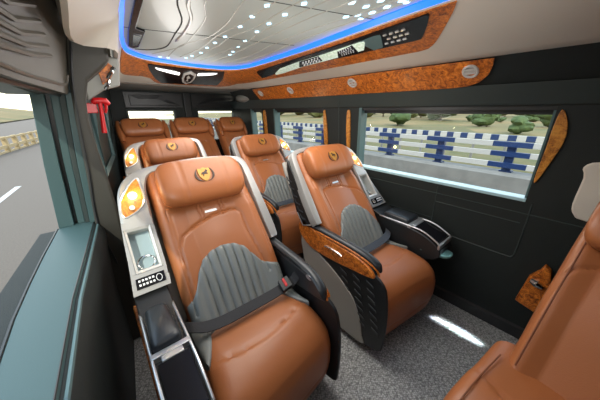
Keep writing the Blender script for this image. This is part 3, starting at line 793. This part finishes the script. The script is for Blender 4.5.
# reveal at the rear end of the window
def post(name, x0b, x0t, x1b, x1t, y0, y1, mt, zb=.876, zt=1.53):
    bm = bmesh.new(); prism(bm, [(x0b, y0, zb), (x1b, y0, zb), ((x1b+x1t)/2-.004, y0, (zb+zt)/2), (x1t, y0, zt), (x0t, y0, zt), ((x0b+x0t)/2-.004, y0, (zb+zt)/2)], (0, y1-y0, 0))
    return link(name, bm, mt, f, bevel=.003)
post('window_post', -.245, -.176, -.184, -.130, 1.66, 1.72, M['ledge'])
post('post_seal', -.186, -.132, -.170, -.110, 1.69, 1.73, M['black'])
post('window_post', -.170, -.112, -.140, -.082, 1.675, 1.73, M['ledge'])
post('window_post', -.140, -.082, -.120, -.058, 1.66, 1.73, M['wallgrey'])
post('window_post', -.120, -.058, -.090, -.020, 1.645, 1.73, M['ledge'])
bm = bmesh.new()
grid(bm, lambda u, v: Vector((interp(OX, -.75+2.45*u)+.006+.068*v, -.75+2.45*u, .874+.656*v)), 12, 1)
link('window_pane', bm, M['glass'], f, smooth=False)
bm = bmesh.new(); prism(bm, [(-.25, -.75, 1.518), (-.15, -.75, 1.518), (-.15, -.75, 1.53), (-.25, -.75, 1.53)], (0, 2.44, 0)); link('window_header', bm, M['leaf'] if False else M['teal'], f, smooth=False)
bm = bmesh.new(); tube(bm, [(-.150, -.75, 1.520), (-.140, .9, 1.520), (-.105, 1.35, 1.520), (-.080, 1.64, 1.520)], .009, 6); link('curtain_rail', bm, M['black'], f)
bm = bmesh.new(); disc(bm, (-.118, 1.20, 1.512), .012, (0, 0, -1), .014); link('window_latch', bm, M['satin'], f)
bm = bmesh.new(); prism(bm, [(-.34, .36, .868), (xin(.4, .87)-.002, .36, .868), (xin(.4, .87)+.018, .36, 1.17), (xin(.4, .87)+.046, .36, 1.53), (-.30, .36, 1.53)], (0, -1.11, 0)); struct(link('trim_14', bm, M['wallgrey'], smooth=False))  # unseen panel over the front window end, added to darken the corner seat
# header panel up to the roof
bm = bmesh.new(); zs = [1.522, 1.54, 1.58, 1.66, 1.74, 1.85, 1.96]
rings = [[(xin(y, z), y, z) for z in zs]+[(xin(y, 1.96)-.12, y, 1.96), (xin(y, 1.52)-.14, y, 1.522)] for y in YS]
loft(bm, rings); hp = struct(link('trim_10', bm, M['brownwall']))
def LW(y, z, d=.002): return Vector((xin(y, z)+d, y, z))
bm = bmesh.new()
tube(bm, catmull([LW(-.6, 1.535), LW(.8, 1.54), LW(1.3, 1.548), LW(1.56, 1.56), LW(1.62, 1.60)], 4), .006, 6)
for z0, dz in [(1.555, 0), (1.572, 0), (1.592, 0), (1.612, .0), (1.634, 0), (1.655, 0)]:
    k = (z0-1.555)
    tube(bm, [LW(.10-k*2, z0-.01), LW(.72-k*1.5, z0+.012), LW(1.06-k*2.1, z0+.042-k*.05), LW(1.30-k*2.2, z0+.075+k*.30)], .0075, 6)
link('chevron_ribs', bm, M['brownwall'], hp)
# pillar standing behind the window
bm = bmesh.new()
pp = [(-.12, 0), (-.125, .60), (-.10, .87), (-.07, 1.17), (-.050, 1.41), (-.030, 1.58), (.0, 1.74), (.02, 1.80), (.139, 1.80), (.141, 1.745), (.143, 1.682), (.10, 1.640), (.039, 1.587), (.012, 1.50), (-.001, 1.408), (-.001, 1.313), (.004, 1.2), (.010, 1.077), (.012, .93), (.008, .74), (-.03, .33), (-.05, 0)]
prism(bm, [(x, 1.625, z) for x, z in pp], (0, .16, 0)); pl = struct(link('trim_11', bm, M['pillar'], bevel=.012, seg=3))
bm = bmesh.new(); tube(bm, catmull([(-.062, 1.622, .60), (-.088, 1.622, .87), (-.058, 1.622, 1.17), (-.038, 1.622, 1.41), (-.018, 1.622, 1.58), (.016, 1.622, 1.74)], 4), .006, 6)
link('pillar_seam', bm, M['black'], pl)
# wall behind the pillar running to the back doors
YR = [1.78, 2.1, 2.5, 3.0, 3.5, 4.0]
XR = [(1.78, -.06), (2.5, .0), (3.2, .09), (4.0, .20)]
TR = [(0, -.02), (.9, 0), (1.2, .02), (1.5, .045), (1.62, .075), (1.80, .10)]
bm = bmesh.new()
rings = [[(interp(XR, y)+interp(TR, z), y, z) for z in (0, .9, 1.2, 1.5, 1.62, 1.80)]+[(interp(XR, y)-.03, y, 1.8), (interp(XR, y)-.06, y, 0)] for y in YR]
loft(bm, rings); wl = struct(link('trim_12', bm, M['wallgrey']))
bm = bmesh.new()
fr_ = [(2.22, 1.0), (2.22, 1.48), (3.2, 1.47), (3.2, 1.0)]
P3 = [Vector((interp(XR, y)+interp(TR, z)+.012, y, z)) for y, z in fr_]
tube(bm, P3, .022, 4, closed=True); link('side_frame', bm, M['teal'], wl)
bm = bmesh.new(); prism(bm, [(.02, 1.79, 1.50), (.10, 1.79, 1.555), (.178, 1.79, 1.58), (.20, 1.79, 1.72), (.13, 1.79, 1.725), (.02, 1.79, 1.66)], (0, .03, 0)); struct(link('trim_13', bm, M['greyliner'], smooth=False, bevel=.008))
bm = bmesh.new(); prism(bm, [(.094, 1.775, 1.645), (.130, 1.775, 1.708), (.166, 1.775, 1.672), (.140, 1.775, 1.612), (.100, 1.775, 1.580)], (0, .014, 0))
wb = link('veneer_tile', bm, M['burl'], bevel=.003); tag(wb, 'small burl wood tile with chrome vent high on the left pillar', 'wood trim')
bm = bmesh.new(); tube(bm, catmull([(.128, 1.768, 1.612), (.150, 1.762, 1.645), (.168, 1.766, 1.668)], 4), .010, 8); tube(bm, catmull([(.106, 1.768, 1.560), (.122, 1.760, 1.580), (.132, 1.768, 1.604)], 4), .008, 8); link('chrome_vent', bm, M['chrome'], wb)
# emergency hammer
hm = empty('emergency_hammer', (.007, .18, .141)); hm.scale = (.9, .9, .9)
bm = bmesh.new(); tube(bm, [(.030, 1.85, 1.500), (.046, 1.85, 1.512), (.075, 1.85, 1.515), (.098, 1.85, 1.512), (.116, 1.85, 1.492)], [.010, .020, .017, .020, .012], 10); link('hammer_head', bm, M['red'], hm)
bm = bmesh.new(); tube(bm, [(.070, 1.85, 1.505), (.066, 1.85, 1.45), (.058, 1.85, 1.38), (.052, 1.85, 1.32)], [.012, .011, .013, .015], 10); tube(bm, [(.098, 1.85, 1.50), (.092, 1.85, 1.46), (.084, 1.85, 1.44)], [.010, .008, .006], 8); link('hammer_handle', bm, M['red'], hm)
bm = bmesh.new(); box(bm, -.02, .05, 1.855, 1.875, 1.44, 1.50); link('bracket', bm, M['red'], hm, bevel=.004)
tag(hm, 'red emergency hammer clipped beside the left pillar', 'hammer')

def CP(x, y, z=1.871): return Vector((x, y, z))
bm = bmesh.new(); tube(bm, catmull([CP(.376, 1.0), CP(.385, 1.24), CP(.470, 1.49), CP(.500, 1.75), CP(.53, 2.10), CP(.46, 2.27), CP(.37, 2.31)], 5), .004, 5); link('ceiling_groove', bm, M['wallgrey'], ceil)
bm = bmesh.new(); tube(bm, catmull([CP(.41, .9), CP(.418, 1.20), CP(.493, 1.42), CP(.530, 1.66), CP(.545, 1.92)], 5), [.009]*20+[.002], 6); link('ceiling_ridge', bm, M['ridge'], ceil)
bm = bmesh.new(); tube(bm, catmull([CP(.47, .9), CP(.475, 1.17), CP(.551, 1.39), CP(.60, 1.80), CP(.606, 2.04), CP(.50, 2.42)], 5), .003, 5); link('ceiling_ridge', bm, M['ridge'], ceil)
rows = [[(.56, .75), (.60, 1.10), (.66, 1.40), (.67, 1.70), (.60, 2.0), (.62, 2.45)],
        [(.68, .55), (.70, 1.05), (.715, 1.37), (.70, 1.61), (.73, 1.95), (.70, 2.40)],
        [(.78, .55), (.775, 1.0), (.80, 1.35), (.775, 1.60), (.80, 1.85), (.81, 2.4)],
        [(.84, .5), (.86, 1.1), (.865, 1.38), (.905, 1.62), (.90, 2.0), (.88, 2.45)],
        [(.95, .5), (.93, 1.0), (.95, 1.40), (.97, 1.7), (1.0, 2.05), (.98, 2.45)],
        [(1.06, .5), (1.07, .85), (1.05, 1.2), (1.08, 1.6), (1.13, 2.0), (1.1, 2.45)],
        [(1.11, .5), (1.13, .9), (1.14, 1.3), (1.19, 1.7), (1.22, 2.1), (1.2, 2.4)]]
for r_ in rows:
    bm = bmesh.new(); tube(bm, catmull([CP(*p) for p in r_], 6), .0028, 5); link('ceiling_ridge', bm, M['ridge'], ceil)
for y in (.85, 1.5):
    bm = bmesh.new(); tube(bm, [CP(.20, y+.3), CP(1.2, y)], .0015, 5); link('ceiling_groove', bm, M['wallgrey'], ceil)
stars = [(.694, 1.051), (.709, 1.206), (.814, 1.085), (.825, 1.238), (.732, 1.377), (.846, 1.395), (.748, 1.606), (.754, 1.78), (.762, 1.949), (.784, 2.137), (.883, 1.609), (.919, 1.781), (.96, 1.946), (.987, 2.06), (.802, .934), (1.028, .786), (1.024, .711), (1.13, .889), (1.106, .809), (1.09, .656), (1.065, .60), (1.12, .652), (.765, 2.295), (.751, 2.41), (.573, 2.506), (.634, 2.508), (1.055, .92), (1.08, .87), (1.10, .73), (.70, .85), (.80, .75), (.90, .65), (.64, .9), (.95, .80)]
proto = None
for i, (x, y) in enumerate(stars):
    if proto is None:
        bm = bmesh.new(); prism(bm, [(-.013, 0, 0), (0, -.019, 0), (.013, 0, 0), (0, .019, 0)], (0, 0, -.003)); proto = link('star_light', bm, M['star'], ceil, smooth=False); o = proto
    else: o = proto.copy(); C.objects.link(o)
    o.location = (x, y, 1.872)
# long black hatch with blue mirror end
bm = bmesh.new(); prism(bm, [CP(.236, 1.15), CP(.262, 1.15), CP(.300, 1.72), CP(.350, 1.76), CP(.375, 2.18), CP(.350, 2.25), CP(.315, 2.20), CP(.275, 1.8)], (0, 0, -.012)); hb = link('hatch_handle', bm, M['gloss'], bevel=.003); tag(hb, 'glossy black hatch handle in the left part of the ceiling panel', 'hatch handle')
bm = bmesh.new(); prism(bm, [CP(.305, 1.86, 1.859), CP(.345, 1.85, 1.859), CP(.360, 2.12, 1.859), (.335, 2.15, 1.859)], (0, 0, -.003)); link('handle_lens', bm, M['chrome'], hb)

# front partition behind the viewpoint
bm = bmesh.new(); box(bm, -.35, 2.05, -.80, -.75, 0, 1.96); struct(link('wall_front', bm, M['wallmat'], smooth=False))
bm = bmesh.new()
P_ = catmull([(1.885, -.015, 1.125), (1.884, -.015, .98), (1.88, -.035, .925), (1.88, -.08, .905), (1.88, -.30, .905), (1.88, -.30, 1.22), (1.88, -.06, 1.215), (1.885, .0, 1.18)], 3, True)
prism(bm, P_, (.03, 0, 0)); bp_ = link('belt_cover', bm, M['beige'], bevel=.008); tag(bp_, 'pale rounded belt cover on the dark wall at the right edge', 'belt cover')
at = empty('wall_ashtray', (1.88, .0, .43))
bm = bmesh.new(); prism(bm, [(.03, .055, -.13), (.03, -.045, -.16), (.03, -.070, .03), (.03, -.045, .14), (.03, -.012, .165), (.03, .0, .12), (.03, .035, .06)], (-.05, 0, 0)); link('veneer_housing', bm, M['burl'], at, bevel=.006)
bm = bmesh.new(); tube(bm, [(-.025, .022, .05), (-.03, -.005, .045), (-.025, -.035, .030)], [.014, .024, .014], 8); link('chrome_lid', bm, M['chrome'], at)
tag(at, 'burl wood ashtray with chrome lid low on the right wall', 'ashtray')
# corner blower cover at the rear right
bm = bmesh.new(); blob(bm, (1.86, 3.50, 1.63), .11, .22, .065, 3); cb = link('blower_cover', bm, M['greyliner']); tag(cb, 'rounded grey blower cover in the rear right corner under the roof', 'blower cover')
for k, (x, y, z) in enumerate([(.165, 2.95, .62), (1.383, 2.95, .62)]):
    ar = empty('armrest', (x, y, .13))
    bm = bmesh.new(); box(bm, -.014, .014, .0, .45, .0, z-.10); link('armrest_support', bm, M['black'], ar, bevel=.008)
    bm = bmesh.new(); box(bm, -.016, .016, -.03, .42, z-.10, z-.01); link('veneer_side', bm, M['burl'], ar, bevel=.012)
    tag(ar, ['burl sided armrest between the left wall and the left rear seat', 'burl sided armrest between the middle and right rear seats'][k], 'armrest', 'armrests between the rear seats')

GZ = -.70
bm = bmesh.new(); box(bm, -60, 6.4, -60, 200, GZ-.1, GZ); tag(link('road', bm, M['asphalt'], smooth=False), None, None, kind='structure')
bm = bmesh.new()
prism(bm, [(-2.30, 8.8, GZ), (-2.17, 8.8, GZ), (-2.02, 10.8, GZ), (-2.15, 10.8, GZ)], (0, 0, .006)); o = link('lane_mark', bm, M['railwhite'], smooth=False); tag(o, 'white painted dash on the road outside the left window', 'road marking')
# pale railing on the far left side of the road
pr_ = empty('roadside_barrier', (0, 0, 0))
def pl2(y): return -5.6+.145*(y-8)
bm = bmesh.new()
for z0, h in ((.10, .10), (-.32, .16), (-.62, .22)): prism(bm, [(pl2(6), 6, z0), (pl2(6)-.12, 6, z0), (pl2(6)-.12, 6, z0-h), (pl2(6), 6, z0-h)], (pl2(60)-pl2(6), 54, 0))
link('rail', bm, M['haze'], pr_, smooth=False)
for i in range(24):
    y = 6.5+i*1.3; bm = bmesh.new(); box(bm, pl2(y)-.18, pl2(y)+.03, y-.14, y+.14, GZ, .12); link('post', bm, M['haze'], pr_, smooth=False)
tag(pr_, 'sunlit pale roadside barrier across the road seen through the left window', 'barrier')
bm = bmesh.new(); K = 20
vs = grid(bm, lambda u, v: Vector((-12-120*u, -20+220*v, GZ+.2+(1-exp(-u*3))*9+1.2*sin(v*23+u*5)*u)), 14, 30); o = link('field', bm, M['hill']); struct(o)
# parapet and blue-white rails on the right
bm = bmesh.new(); prism(bm, [(6.40, -4, GZ), (6.40, -4, .17), (6.46, -4, .21), (6.90, -4, .21), (6.95, -4, GZ)], (0, 32, 0)); o = link('parapet', bm, M['concrete'], smooth=False); tag(o, 'grey concrete parapet below the blue and white rails outside the right windows', 'parapet')
gr = empty('guard_rail', (6.6, 0, .21))
P0, SPC, HB = 1.06, 1.39, .325
for zc, hh in ((.795, .052), (.595, .050), (.36, .052)):
    bm = bmesh.new(); k0, k1 = -3, 18
    y = P0+k0*SPC-HB
    for k in range(k0, k1):
        c = P0+k*SPC
        box(bm, -.03, .05, c-HB, c+HB, zc-hh-.21, zc+hh-.21, 1); box(bm, -.03, .05, c+HB, c+SPC-HB, zc-hh-.21, zc+hh-.21, 0)
    link('rail', bm, [M['railwhite'], M['railblue']], gr, smooth=False)
for k in range(-3, 18):
    c = P0+k*SPC; bm = bmesh.new(); box(bm, .05, .14, c-.075, c+.075, 0, .58); box(bm, .03, .2, c-.11, c+.11, 0, .03); link('post', bm, M['railblue'], gr, smooth=False)
tag(gr, 'near blue and white banded steel guard rail on the concrete parapet', 'guard rail')
g2 = empty('guard_rail', (14, 0, -.6))
bm = bmesh.new()
for k in range(-14, 160): box(bm, 0, .2, k*.31, k*.31+.31, .80, 1.04, k % 2)
link('rail', bm, [M['railwhite'], M['railblue']], g2, smooth=False)
bm = bmesh.new(); [box(bm, .05, .12, k*1.24-.05, k*1.24+.05, -.4, .82) for k in range(-3, 1)]; link('post', bm, M['concrete'], g2, smooth=False)
for k in range(1, 36):
    bm = bmesh.new(); box(bm, .05, .12, k*1.24-.05, k*1.24+.05, -.4, .82); link('post', bm, M['concrete'], g2, smooth=False)
tag(g2, 'far guard rail of small alternating blue and white blocks beyond the near one', 'guard rail')
bm = bmesh.new(); box(bm, 6.95, 60, -40, 90, -1.25, -1.0); struct(link('verge', bm, M['grass'], smooth=False))
bm = bmesh.new()
def hz(x, y): 
    t = max(0, x-34); return -1.0+.020*t+(.10*(t-78) if t > 78 else 0)+.18*sin(y*.11+x*.07)*min(1, t/20)+.08*sin(y*.31)
grid(bm, lambda u, v: Vector((34+190*u, -60+260*v, hz(34+190*u, -60+260*v)-.05)), 60, 80); struct(link('hill', bm, M['hill']))
def tree(x, y, r, h, lab, mt='leaf', z0=None):
    z = hz(x, y) if x > 34 else -1.0
    t = empty('tree' if h > 1.5 else 'shrub', (x, y, z))
    bm = bmesh.new(); tube(bm, [(0, 0, -.3), (.03, .02, h*.3), (0, 0, h*.6)], [r*.10, r*.08, r*.05], 7); link('trunk', bm, M['bark'], t)
    bm = bmesh.new()
    for i in range(13):
        a = random.uniform(0, 6.28); q = random.uniform(0, .62)*r
        blob(bm, (q*cos(a), q*sin(a), h*.48+random.uniform(-.25, .28)*h), r*random.uniform(.45, .7), r*random.uniform(.45, .7), h*random.uniform(.2, .3), 2, .14)
    link('crown', bm, M[mt], t); tag(t, lab, 'tree' if h > 1.5 else 'shrub', 'trees and scrub on the dry hillside')
tree(48.0, 11.47, 1.89, 3.22, 'upright rounded green tree, the clearest on the hillside above the long window', 'leaf')
tree(36.0, 5.68, 1.11, 1.89, 'low dark round bush just above the far rail, right of the clearest tree', 'leaf')
tree(40.0, 22.12, 2.05, 3.48, 'dark round bush above the left half of the far rail', 'leaf')
tree(62.0, 44.12, 3.51, 5.97, 'leafy tree at the left edge of the long window', 'leaf2')
tree(75.0, 46.94, 3.64, 6.20, 'olive scrub tree second from the left edge of the long window', 'leaf2')
tree(66.0, 30.35, 3.12, 5.31, 'broad scrub clump left of the middle of the long window', 'leaf2')
tree(58.0, 22.39, 3.45, 5.86, 'wide light green scrub clump in the middle of the long window', 'leaf')
tree(85.0, 28.75, 3.30, 5.62, 'distant tree high on the slope near the window middle', 'leaf2')
tree(80.0, 15.94, 2.50, 4.25, 'pale distant tree right of the clearest tree', 'leaf2')
tree(50.0, 4.52, 1.83, 3.11, 'green tree behind the right end of the long window', 'leaf')
tree(60.0, 17.47, 0.82, 1.40, 'tiny dark shrub on the open slope left of the clearest tree', 'leaf')
tree(70.0, 8.15, 1.01, 1.71, 'tiny dark shrub on the open slope near the right window end', 'leaf')
tree(100.0, 51.85, 3.66, 6.23, 'farthest small tree high on the slope left of the window middle', 'leaf2')
tree(60.0, 87.64, 6.75, 11.47, 'leafy tree behind the left half of the middle side window', 'leaf2')
tree(70.0, 83.84, 6.06, 10.31, 'leafy tree behind the middle side window', 'leaf2')
tree(60.0, 62.22, 4.12, 7.00, 'leafy tree behind the right edge of the middle side window', 'leaf2')
tree(88.0, 59.97, 2.83, 3.68, 'low scrub clump dotted over the dry hillside beyond the far guard rail', 'leaf')
tree(110.0, 64.93, 2.82, 3.67, 'low scrub clump dotted over the dry hillside beyond the far guard rail', 'leaf2')
tree(105.0, 44.92, 3.59, 4.67, 'low scrub clump dotted over the dry hillside beyond the far guard rail', 'leaf')
tree(80.0, 29.46, 1.75, 2.27, 'low scrub clump dotted over the dry hillside beyond the far guard rail', 'leaf2')
tree(112.0, 35.74, 3.10, 4.03, 'low scrub clump dotted over the dry hillside beyond the far guard rail', 'leaf')
tree(95.0, 26.46, 1.59, 2.07, 'low scrub clump dotted over the dry hillside beyond the far guard rail', 'leaf2')
tree(112.0, 25.92, 2.15, 2.79, 'low scrub clump dotted over the dry hillside beyond the far guard rail', 'leaf')
tree(85.0, 14.42, 1.55, 2.01, 'low scrub clump dotted over the dry hillside beyond the far guard rail', 'leaf2')
tree(65.0, 8.93, 1.35, 1.75, 'low scrub clump dotted over the dry hillside beyond the far guard rail', 'leaf')
tree(95.0, 7.32, 2.34, 3.05, 'low scrub clump dotted over the dry hillside beyond the far guard rail', 'leaf2')
tree(110.0, 11.97, 1.87, 2.43, 'low scrub clump dotted over the dry hillside beyond the far guard rail', 'leaf')
tree(56.0, 27.95, 1.37, 1.78, 'low scrub clump dotted over the dry hillside beyond the far guard rail', 'leaf2')
tree(60.0, 12.37, 0.76, 0.99, 'low scrub clump dotted over the dry hillside beyond the far guard rail', 'leaf')
tree(95.0, 127.45, 5.63, 7.32, 'low scrub clump dotted over the dry hillside beyond the far guard rail', 'leaf2')
tree(100.0, 112.40, 5.32, 6.91, 'low scrub clump dotted over the dry hillside beyond the far guard rail', 'leaf')
tree(110.0, 110.86, 4.87, 6.33, 'low scrub clump dotted over the dry hillside beyond the far guard rail', 'leaf2')
tree(110.0, 156.13, 5.96, 7.74, 'low scrub clump dotted over the dry hillside beyond the far guard rail', 'leaf')

# ------------------------------------------------------------------ camera, light, world
cam = bpy.data.cameras.new('camera'); co = bpy.data.objects.new('camera', cam); C.objects.link(co)
co.location = (0, 0, 1.45); co.rotation_euler = (pi/2-.3558, 0, -.6957)
cam.sensor_width = 36; cam.lens = 240.12/600*36; cam.clip_start = .02; cam.clip_end = 2000
SC.camera = co
w = bpy.data.worlds.new('world'); SC.world = w; w.use_nodes = True
nt = w.node_tree; N = nt.nodes.new; L = nt.links.new; bg = nt.nodes['Background']
tc = N('ShaderNodeTexCoord'); sx = N('ShaderNodeSeparateXYZ'); rp = N('ShaderNodeValToRGB'); e = rp.color_ramp.elements
e[0].position = .0; e[0].color = (1.0, .90, .68, 1); e[1].position = .6; e[1].color = (.62, .78, 1.0, 1); k = e.new(.12); k.color = (1, .97, .88, 1)
L(tc.outputs['Generated'], sx.inputs[0]); L(sx.outputs['Z'], rp.inputs['Fac']); L(rp.outputs['Color'], bg.inputs['Color'])
bg.inputs['Strength'].default_value = 2.4
def light(kind, name, loc, energy, col=(1, 1, 1), rot=(0, 0, 0), **k):
    d = bpy.data.lights.new(name, kind); d.energy = energy; d.color = col
    for a, b in k.items(): setattr(d, a, b)
    o = bpy.data.objects.new(name, d); C.objects.link(o); o.location = loc; o.rotation_euler = rot; return o
light('SUN', 'sun', (0, 0, 10), 2.6, (1, .93, .80), (math.radians(38), math.radians(-32), 0), angle=.02)
# ceiling light rows (the star lamps in the pearl panel)
light('AREA', 'ceiling_lamp', (.78, 1.15, 1.862), 11, (1, .95, .88), shape='RECTANGLE', size=.55, size_y=1.1)
light('AREA', 'ceiling_lamp', (.45, .35, 1.862), 1.2, (1, .95, .88), shape='RECTANGLE', size=.6, size_y=.9)
light('AREA', 'ceiling_lamp', (.85, 2.15, 1.862), 5, (1, .95, .88), shape='RECTANGLE', size=.6, size_y=.6)
light('POINT', 'cabin_fill', (-.02, -.40, 1.62), 4, (1, .95, .88), shadow_soft_size=.12)  # unseen fill behind the camera, added to brighten the ceiling; no dome fitting
for (sx_, sy_, m_) in ((.408, .578, 1), (1.326, .52, -1), (1.398, 1.623, -1), (.544, 1.809, 1)):
    p_ = BP(m_, -.330, .725, .06); light('POINT', 'seat_lamp', (sx_+p_.x, sy_+p_.y, p_.z), .45, (1, .74, .42), shadow_soft_size=.015)
light('POINT', 'cabin_fill', (.80, 2.55, 1.47), 6, (1, .98, .94), shadow_soft_size=.2)  # added fill in mid-cabin air, lifts the rear overhead lip; no fixture
light('POINT', 'cabin_fill', (1.10, 1.10, 1.44), 3.0, (1, .98, .94), shadow_soft_size=.15)  # added fill above the aisle for the right duct and seats; no fixture
fl = light('SPOT', 'fill_spot', (.05, -.25, 1.32), 34, (1, .98, .94), spot_size=math.radians(88), spot_blend=.9, shadow_soft_size=.10)  # unseen spot beside the camera, added to brighten ceiling and right duct
fl.rotation_euler = (Vector((1.0, 1.25, 1.95))-Vector((.05, -.25, 1.32))).to_track_quat('-Z', 'Y').to_euler()
light('AREA', 'floor_streak_fill', (1.665, .30, 1.69), .35, (.8, .93, 1), shape='RECTANGLE', size=.02, size_y=.34, spread=math.radians(3))  # added narrow beam that draws the bright floor streak; no fixture above it
f2 = light('SPOT', 'fill_spot', (.10, -.20, 1.30), 34, (1, .98, .94), spot_size=math.radians(50), spot_blend=.9, shadow_soft_size=.08)  # second unseen spot, added to brighten the rear fascia and lip
f2.rotation_euler = (Vector((.95, 3.2, 1.78))-Vector((.10, -.20, 1.30))).to_track_quat('-Z', 'Y').to_euler()
SC.view_settings.view_transform = 'Standard'; SC.view_settings.look = 'None'; SC.view_settings.gamma = 1; SC.view_settings.use_curve_mapping = False
SC.view_settings.exposure = .36
